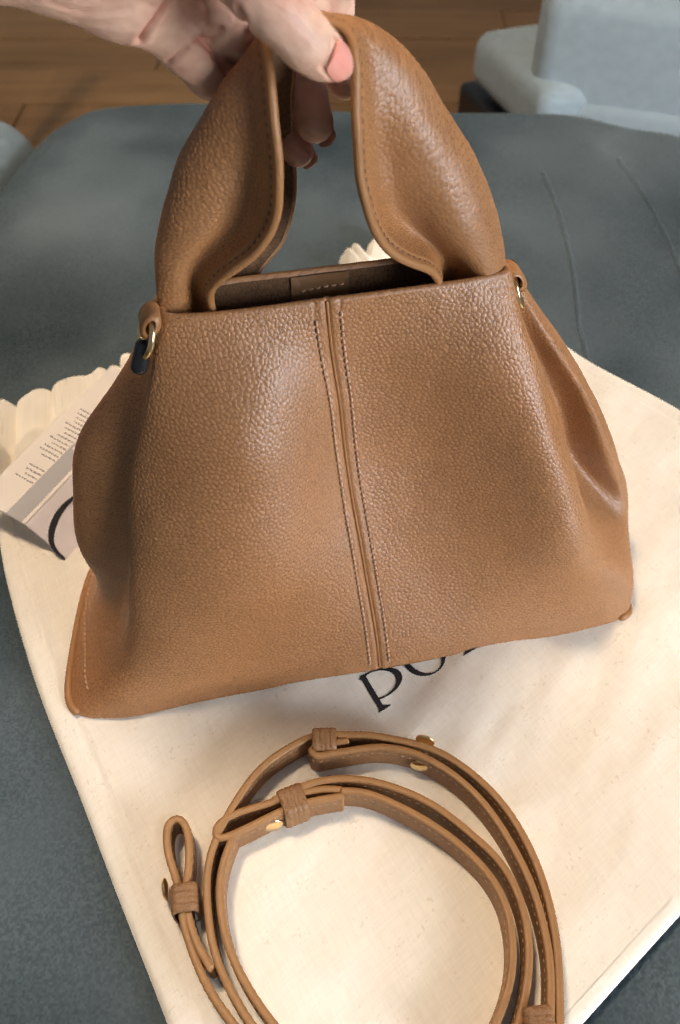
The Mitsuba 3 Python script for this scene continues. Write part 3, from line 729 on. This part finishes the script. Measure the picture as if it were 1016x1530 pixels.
ring('', RING_R[0], RING_R[1], 1)
c, d = ring('_001', RING_L[0], RING_L[1], -1)
cl = rbox(.006, .006, .013, .0026, 4)
put('handbag__snap_clasp', moved(cl, axes(BAGX, d), c + d * .0075), 'dark_metal', True)
labels['handbag__snap_clasp'] = {'label': 'dark polished metal clasp on the left ring'}
tag('handbag', 'tan brown pebbled leather handbag held up by its handle on the dust bag', 'handbag')

# ------------------------------------------------------------------ shoulder strap
SZ0, SZ1, STH = .0042, .0178, .0030


def band(P, key):
    P = np.array(P) * [1, 1, 0]
    n = max(40, int(np.linalg.norm(np.diff(P, axis=0), axis=1).sum() / .0016))
    P = spline(P, n)
    t, a, b = frames(P, np.array([0, 0, 1.0]))
    hgt = SZ1 - SZ0
    # sides
    zb = np.array([cloth_z(x, y) for x, y in P[:, :2]]) * .0 + SZ0
    wv = (.0005 * np.sin(np.arange(n) * .06))
    ss = np.r_[0, np.cumsum(np.linalg.norm(np.diff(P, axis=0), axis=1))]
    for sd in (-1, 1):
        G_ = np.stack([np.c_[(P + a * sd * STH / 2 * (1 if 0 < q < 1 else .86))[:, :2], zb + wv + hgt * q] for q in (0, .03, .25, .5, .75, .97, 1)])
        V, Uu = np.meshgrid(np.array([0, .03, .25, .5, .75, .97, 1]) * hgt + sd * .05, ss, indexing='ij')
        put_grid(key + ('__face' if sd < 0 else '__face_001'), G_, 'strap_leather', np.stack([Uu, V], -1))
        S = np.c_[(P + a * sd * STH / 2)[:, :2], zb + wv + hgt * .76]
        k2 = key + ('__stitching' if sd < 0 else '__stitching_001')
        put(k2, stitches(S, a * sd, .0032, .0021, .00026, lift=-.00022), 'thread_pale'); labels[k2] = {'kind': 'stuff'}
    th = np.linspace(0, np.pi, 9)
    E2 = np.stack([np.c_[(P + a * np.cos(q) * STH / 2)[:, :2], zb + wv + hgt - .0004 + np.sin(q) * .0007] for q in th], 1)
    E3 = np.stack([np.c_[(P + a * np.cos(q) * STH / 2)[:, :2], zb + wv + .0004 - np.sin(q) * .0008] for q in th], 1)
    caps = []
    for en, dr_ in ((0, -1), (-1, 1)):
        ring_ = np.vstack([E2[en], E3[en][::-1]])
        tip = ring_ + t[en] * dr_ * .0009
        tip = tip.mean(0) + (tip - tip.mean(0)) * [.6, .6, .93]
        cc = np.stack([np.vstack([ring_, ring_[:1]]), np.vstack([tip, tip[:1]]), np.repeat(tip.mean(0)[None], len(tip) + 1, 0)])
        caps.append((cc.reshape(-1, 3), grid_faces(3, len(tip) + 1)))
    put(key + '__painted_edge', join([(E2.reshape(-1, 3), grid_faces(n, 9)), (E3.reshape(-1, 3), grid_faces(n, 9))] + caps), 'edge_paint')


for i, s in enumerate(['A1', 'A2', 'A3', 'B1', 'B2', 'B3', 'B4', 'C1', 'C2']):
    band(globals()['STRAP_' + s], 'shoulder_strap__band' + (f'_{i:03d}' if i else ''))


def keeper(i, c, tang, wid, thk, tilt=0):
    """A leather loop round the strands: rounded rectangle ring swept along the strap."""
    tang = np.array([*tang, 0.0]); tang /= np.linalg.norm(tang)
    nrm = np.array([-tang[1], tang[0], 0]); up = np.array([0, 0, 1.0])
    hx, hz = thk / 2 + .0012, (SZ1 - SZ0) / 2 + .0016
    th = np.linspace(0, 2 * np.pi, 49)
    sx = np.sign(np.cos(th)) * np.abs(np.cos(th)) ** .45 * hx; sz = np.sign(np.sin(th)) * np.abs(np.sin(th)) ** .45 * hz
    c = np.array([c[0], c[1], (SZ0 + SZ1) / 2 + .0006])
    secs = []
    for w, k in [(-.5, .84), (-.5, .96), (-.46, 1.0)] + [(q, 1.0 + .030 * abs(math.sin(math.pi * (q + .42) / .84 * 4)) ** .7) for q in np.linspace(-.42, .42, 33)] + [(.46, 1.0), (.5, .96), (.5, .84)]:
        secs.append(c + tang * w * wid + np.outer(sx * (1 + (k - 1) * 1.2), nrm) + np.outer(sz * k, up))
    Gk = np.stack(secs)
    put_grid('shoulder_strap__keeper' + (f'_{i:03d}' if i else ''), Gk, 'strap_leather')


keeper(0, KEEP[0], (1, .02), .0105, .0085)
keeper(1, KEEP[1], (1, .40), .0105, .0100)
keeper(2, KEEP[2], (.16, -1), .0105, .0080)
keeper(3, KEEP[3], (.12, -1), .0105, .0090)
for i, (c, nrm) in enumerate(zip(STUD, [(-.2, -1, 0), (.25, -1, .1), (-1, -.2, 0), (.3, 1, 0)])):
    nrm = np.array(nrm, float); nrm /= np.linalg.norm(nrm)
    s = trimesh.creation.icosphere(3, 1.0); s.apply_scale([.0043, .0043, .0014])
    put('shoulder_strap__stud' + (f'_{i:03d}' if i else ''), moved(s, axes([0, 0, 1], nrm), c + nrm * .0012), 'gold', True)
tag('shoulder_strap', 'thin brown leather shoulder strap coiled on edge in front of the handbag', 'strap')


# ------------------------------------------------------------------ hand
def cone_sdf(X, a, b, ra, rb):
    """Round cone: distance to a capsule whose radius runs from ra to rb."""
    ab = b - a; t = np.clip(((X - a) @ ab) / (ab @ ab), 0, 1)
    return np.linalg.norm(X - a - t[..., None] * ab, axis=-1) - (ra + (rb - ra) * t)


def smin(a, b, k):
    h = np.clip(.5 + .5 * (b - a) / k, 0, 1)
    return b + (a - b) * h - k * h * (1 - h)


def chain(X, J, k=.003):
    d = None
    for p, q in zip(J[:-1], J[1:]):
        e = cone_sdf(X, p[:3], q[:3], p[3], q[3]); d = e if d is None else smin(d, e, k)
    return d


CREASES = []
CREASES = [([[-0.0535, 0.242, 0.2666], [-0.05, 0.2398, 0.2708], [-0.0462, 0.24, 0.2749], [-0.0436, 0.2395, 0.2781]], 0.001, 0.0018), ([[-0.0486, 0.2515, 0.2577], [-0.0459, 0.25, 0.2594], [-0.0426, 0.2499, 0.2615]], 0.0008, 0.0006), ([[-0.04, 0.2511, 0.2631], [-0.0365, 0.2538, 0.2631], [-0.0327, 0.2515, 0.2661]], 0.0009, 0.001), ([[-0.0373, 0.2474, 0.2755], [-0.036, 0.2487, 0.2721], [-0.0371, 0.2505, 0.2681]], 0.001, 0.0008), ([[-0.0722, 0.2314, 0.2803], [-0.0669, 0.2342, 0.2772], [-0.0605, 0.235, 0.2763], [-0.0536, 0.2353, 0.2774]], 0.0012, 0.0003), ([[-0.0684, 0.2374, 0.2736], [-0.0615, 0.2367, 0.2729], [-0.0542, 0.2366, 0.2736]], 0.001, 0.00024), ([[-0.0594, 0.2334, 0.2803], [-0.053, 0.2342, 0.2797], [-0.048, 0.2372, 0.2771]], 0.001, 0.0003), ([[-0.0241, 0.2222, 0.2812], [-0.0233, 0.2233, 0.2784], [-0.0253, 0.2544, 0.264]], 0.001, 0.001), ([[-0.0386, 0.2523, 0.2634], [-0.036, 0.2542, 0.2587], [-0.0334, 0.2597, 0.2517]], 0.001, 0.0012), ([[-0.0074, 0.2224, 0.2802], [-0.0061, 0.2224, 0.2787], [-0.0049, 0.2224, 0.2772]], 0.0006, 0.00012), ([[-0.0108, 0.2197, 0.28], [-0.0093, 0.2201, 0.2784], [-0.0082, 0.2201, 0.2769]], 0.0006, 0.0001)]


def hand_sdf(X):
    palm = None
    for k_ in ('forearm', 'palm1', 'palm2', 'palm3', 'palm4', 'thenar'):
        d = chain(X, globals()['HAND_' + k_]); palm = d if palm is None else smin(palm, d, .007)
    fing = None
    for k_ in ('pinky', 'ring', 'middle', 'index'):
        d = chain(X, globals()['HAND_' + k_], .0025); fing = d if fing is None else smin(fing, d, .0007)
    out = smin(palm, fing, .003)
    return smin(out, chain(X, HAND_thumb, .004), .0025)


def surface_nets(f, lo, hi, h):
    ax_ = [np.arange(lo[i], hi[i] + h, h) for i in range(3)]
    X = np.stack(np.meshgrid(*ax_, indexing='ij'), -1)
    D_ = np.empty(X.shape[:3])
    for i in range(0, len(ax_[0]), 16): D_[i:i + 16] = f(X[i:i + 16])
    ins = D_ < 0
    n = np.array(D_.shape) - 1
    cor = [(a, b, c) for a in (0, 1) for b in (0, 1) for c in (0, 1)]
    sl_ = lambda A, o: A[o[0]:o[0] + n[0], o[1]:o[1] + n[1], o[2]:o[2] + n[2]]
    cnt = sum(sl_(ins, o).astype(int) for o in cor)
    act = (cnt > 0) & (cnt < 8)
    ids = -np.ones(act.shape, int); ids[act] = np.arange(act.sum())
    I = np.argwhere(act)
    acc = np.zeros((len(I), 3)); w = np.zeros(len(I))
    for o in cor:
        for ax2 in range(3):
            if o[ax2]: continue
            o2 = list(o); o2[ax2] = 1
            d1 = D_[I[:, 0] + o[0], I[:, 1] + o[1], I[:, 2] + o[2]]; d2 = D_[I[:, 0] + o2[0], I[:, 1] + o2[1], I[:, 2] + o2[2]]
            m = (d1 < 0) != (d2 < 0)
            t = np.where(m, d1 / np.where(m, d1 - d2, 1), 0)
            p = np.array(o, float)[None].repeat(len(I), 0); p[:, ax2] += t
            acc += p * m[:, None]; w += m
    V = (I + acc / w[:, None]) * h + lo
    F = []
    for ax2 in range(3):
        b, c = (ax2 + 1) % 3, (ax2 + 2) % 3
        A = ins; s0 = [slice(None)] * 3; s1 = [slice(None)] * 3; s0[ax2] = slice(0, -1); s1[ax2] = slice(1, None)
        ch = np.argwhere(A[tuple(s0)] != A[tuple(s1)])
        ch = ch[(ch[:, b] > 0) & (ch[:, c] > 0) & (ch[:, b] < n[b]) & (ch[:, c] < n[c])]
        def cell(db, dc):
            q = ch.copy(); q[:, b] -= db; q[:, c] -= dc; return ids[q[:, 0], q[:, 1], q[:, 2]]
        q = np.stack([cell(1, 1), cell(0, 1), cell(0, 0), cell(1, 0)], -1)
        fl = ins[ch[:, 0], ch[:, 1], ch[:, 2]]
        q = np.where(fl[:, None], q, q[:, ::-1])
        F.append(q[(q >= 0).all(1)])
    F = np.vstack(F)
    return V, np.vstack([F[:, [0, 1, 2]], F[:, [0, 2, 3]]])


HV, HF = surface_nets(hand_sdf, np.array([-.185, .20, .195]), np.array([.025, .325, .345]), .0009)
hm = trimesh.Trimesh(HV, HF, process=False)


def relax(m, n):
    V = np.array(m.vertices); e_ = m.edges_unique
    for _ in range(n):
        acc = np.zeros_like(V); cn = np.zeros(len(V))
        for a_, b_ in ((0, 1), (1, 0)):
            np.add.at(acc, e_[:, a_], V[e_[:, b_]]); np.add.at(cn, e_[:, a_], 1)
        V = V * .5 + .5 * acc / np.maximum(cn, 1)[:, None]
    return trimesh.Trimesh(V, m.faces, process=False)


hm = relax(hm, 3)
hm = relax(trimesh.Trimesh(*trimesh.remesh.subdivide(hm.vertices, hm.faces), process=False), 3)
HV, HF = np.array(hm.vertices), np.array(hm.faces)
# thumb nail frame; the skin dips along its border
tj = HAND_thumb
NCE, NNN, NAL = NAIL
NAL = NAL / np.linalg.norm(NAL); NNN = NNN - NAL * (NNN @ NAL); NNN /= np.linalg.norm(NNN)
NLN, NWD, NRD = .0050, .0038, .0050
NCE = NCE + NNN * .00008
NSD = np.cross(NAL, NNN)
q_ = np.linspace(0, 1, 30)
bx_ = np.r_[np.full(30, -1.), np.linspace(-1, 1, 40), np.full(30, 1.)]; by_ = np.r_[np.linspace(.55, -.85, 30), -.85 - .2 * np.sqrt(np.clip(1 - np.linspace(-1, 1, 40) ** 2, 0, 1)), np.linspace(-.85, .55, 30)]
border = NCE + np.outer(bx_ * NWD * 1.02, NSD) + np.outer(by_ * NLN, NAL) + np.outer(np.sqrt(np.maximum(NRD ** 2 - (bx_ * NWD) ** 2, 0)) - NRD, NNN)
nrm_ = np.array(hm.vertex_normals)
red = fb(HV, .011, 3, 31) * 1.5 + fb(HV, .0035, 2, 33) * .6 + .22
for pts, wdt, dep in CREASES + [(border, .0007, .0007)]:
    q = np.array(pts) if len(pts) > 20 else spline(np.array(pts), 240) if len(pts) > 2 else np.linspace(pts[0], pts[1], 240)
    dd, _ = cKDTree(q).query(HV)
    HV = HV - nrm_ * (dep * np.exp(-(dd / wdt) ** 2) - .25 * dep * np.exp(-((dd - 2.2 * wdt) / (1.3 * wdt)) ** 2))[:, None]
    red += (dep / .0016) * (.75 * np.exp(-(dd / (.8 * wdt)) ** 2) + .35 * np.exp(-(dd / (3 * wdt)) ** 2))
for k_ in ('pinky', 'ring', 'middle', 'index', 'thumb'):      # fingertips are pinker
    dd = np.linalg.norm(HV - globals()['HAND_' + k_][-1, :3], axis=1); red += .35 * np.exp(-(dd / .009) ** 2)
red = np.clip(red, 0, 1)[:, None]
SK = np.array([.66, .43, .31]) * (1 - red) + np.array([.52, .245, .175]) * red
SK = SK * (1 + .10 * fb(HV, .0012, 2, 35))[:, None]
put('hand', trimesh.Trimesh(HV, HF, process=False), 'skin', True, None, SK)
tag('hand', 'light skinned left hand reaching from the upper left and gripping the bag handle', 'hand')


def nail(key, c, along, normal, ln, wd, rad, bsdf='nail'):
    """A curved nail plate wrapped over the fingertip."""
    al = np.array(along, float); al /= np.linalg.norm(al)
    nn = np.array(normal, float); nn -= al * (nn @ al); nn /= np.linalg.norm(nn)
    sd = np.cross(al, nn)
    a_, b_ = np.meshgrid(np.linspace(-1, 1, 25), np.linspace(-1, 1, 21), indexing='ij')
    wid = wd * (1 - .16 * np.clip(a_, 0, 1) ** 4 - .25 * np.clip(-a_, 0, 1) ** 3)
    x = b_ * wid
    y = a_ * ln * (1 - .18 * np.abs(b_) ** 2.2 * (np.abs(a_)))
    zz = np.sqrt(np.maximum(rad ** 2 - x ** 2, 0)) - rad - .10 * np.clip(a_, 0, 1) ** 2 * ln
    P = c + x[..., None] * sd + y[..., None] * al + zz[..., None] * nn
    Nn = grid_normals(P)
    if (Nn[12, 10] @ nn) < 0: Nn = -Nn
    Q = P + Nn * .0006
    n_, m_ = P.shape[:2]
    rimi = np.r_[np.arange(m_), np.arange(1, n_) * m_ + m_ - 1, (n_ - 1) * m_ + np.arange(m_ - 2, -1, -1), np.arange(n_ - 2, 0, -1) * m_]
    rim = np.stack([P.reshape(-1, 3)[rimi], Q.reshape(-1, 3)[rimi]]); rim = np.concatenate([rim, rim[:, :1]], 1)
    put(key, join([(Q.reshape(-1, 3), grid_faces(n_, m_)), (P.reshape(-1, 3), grid_faces(n_, m_)[:, ::-1]), (rim.reshape(-1, 3), grid_faces(2, rim.shape[1]))]), bsdf, 50)


nail('hand__nail', NCE, NAL, NNN, NLN, NWD, NRD)
for i, k_ in enumerate(('ring', 'pinky')):
    J = globals()['HAND_' + k_]
    al = J[-1, :3] - J[-2, :3]; al /= np.linalg.norm(al)
    nn = np.array([.32, .85, -.40]); nn -= al * (nn @ al); nn /= np.linalg.norm(nn)
    nail(f'hand__nail_{i + 1:03d}', J[-1, :3] + al * (J[-1, 3] * .26) + nn * (J[-1, 3] * .96), al, nn, .0041, .0031, .0050, 'bare_nail')
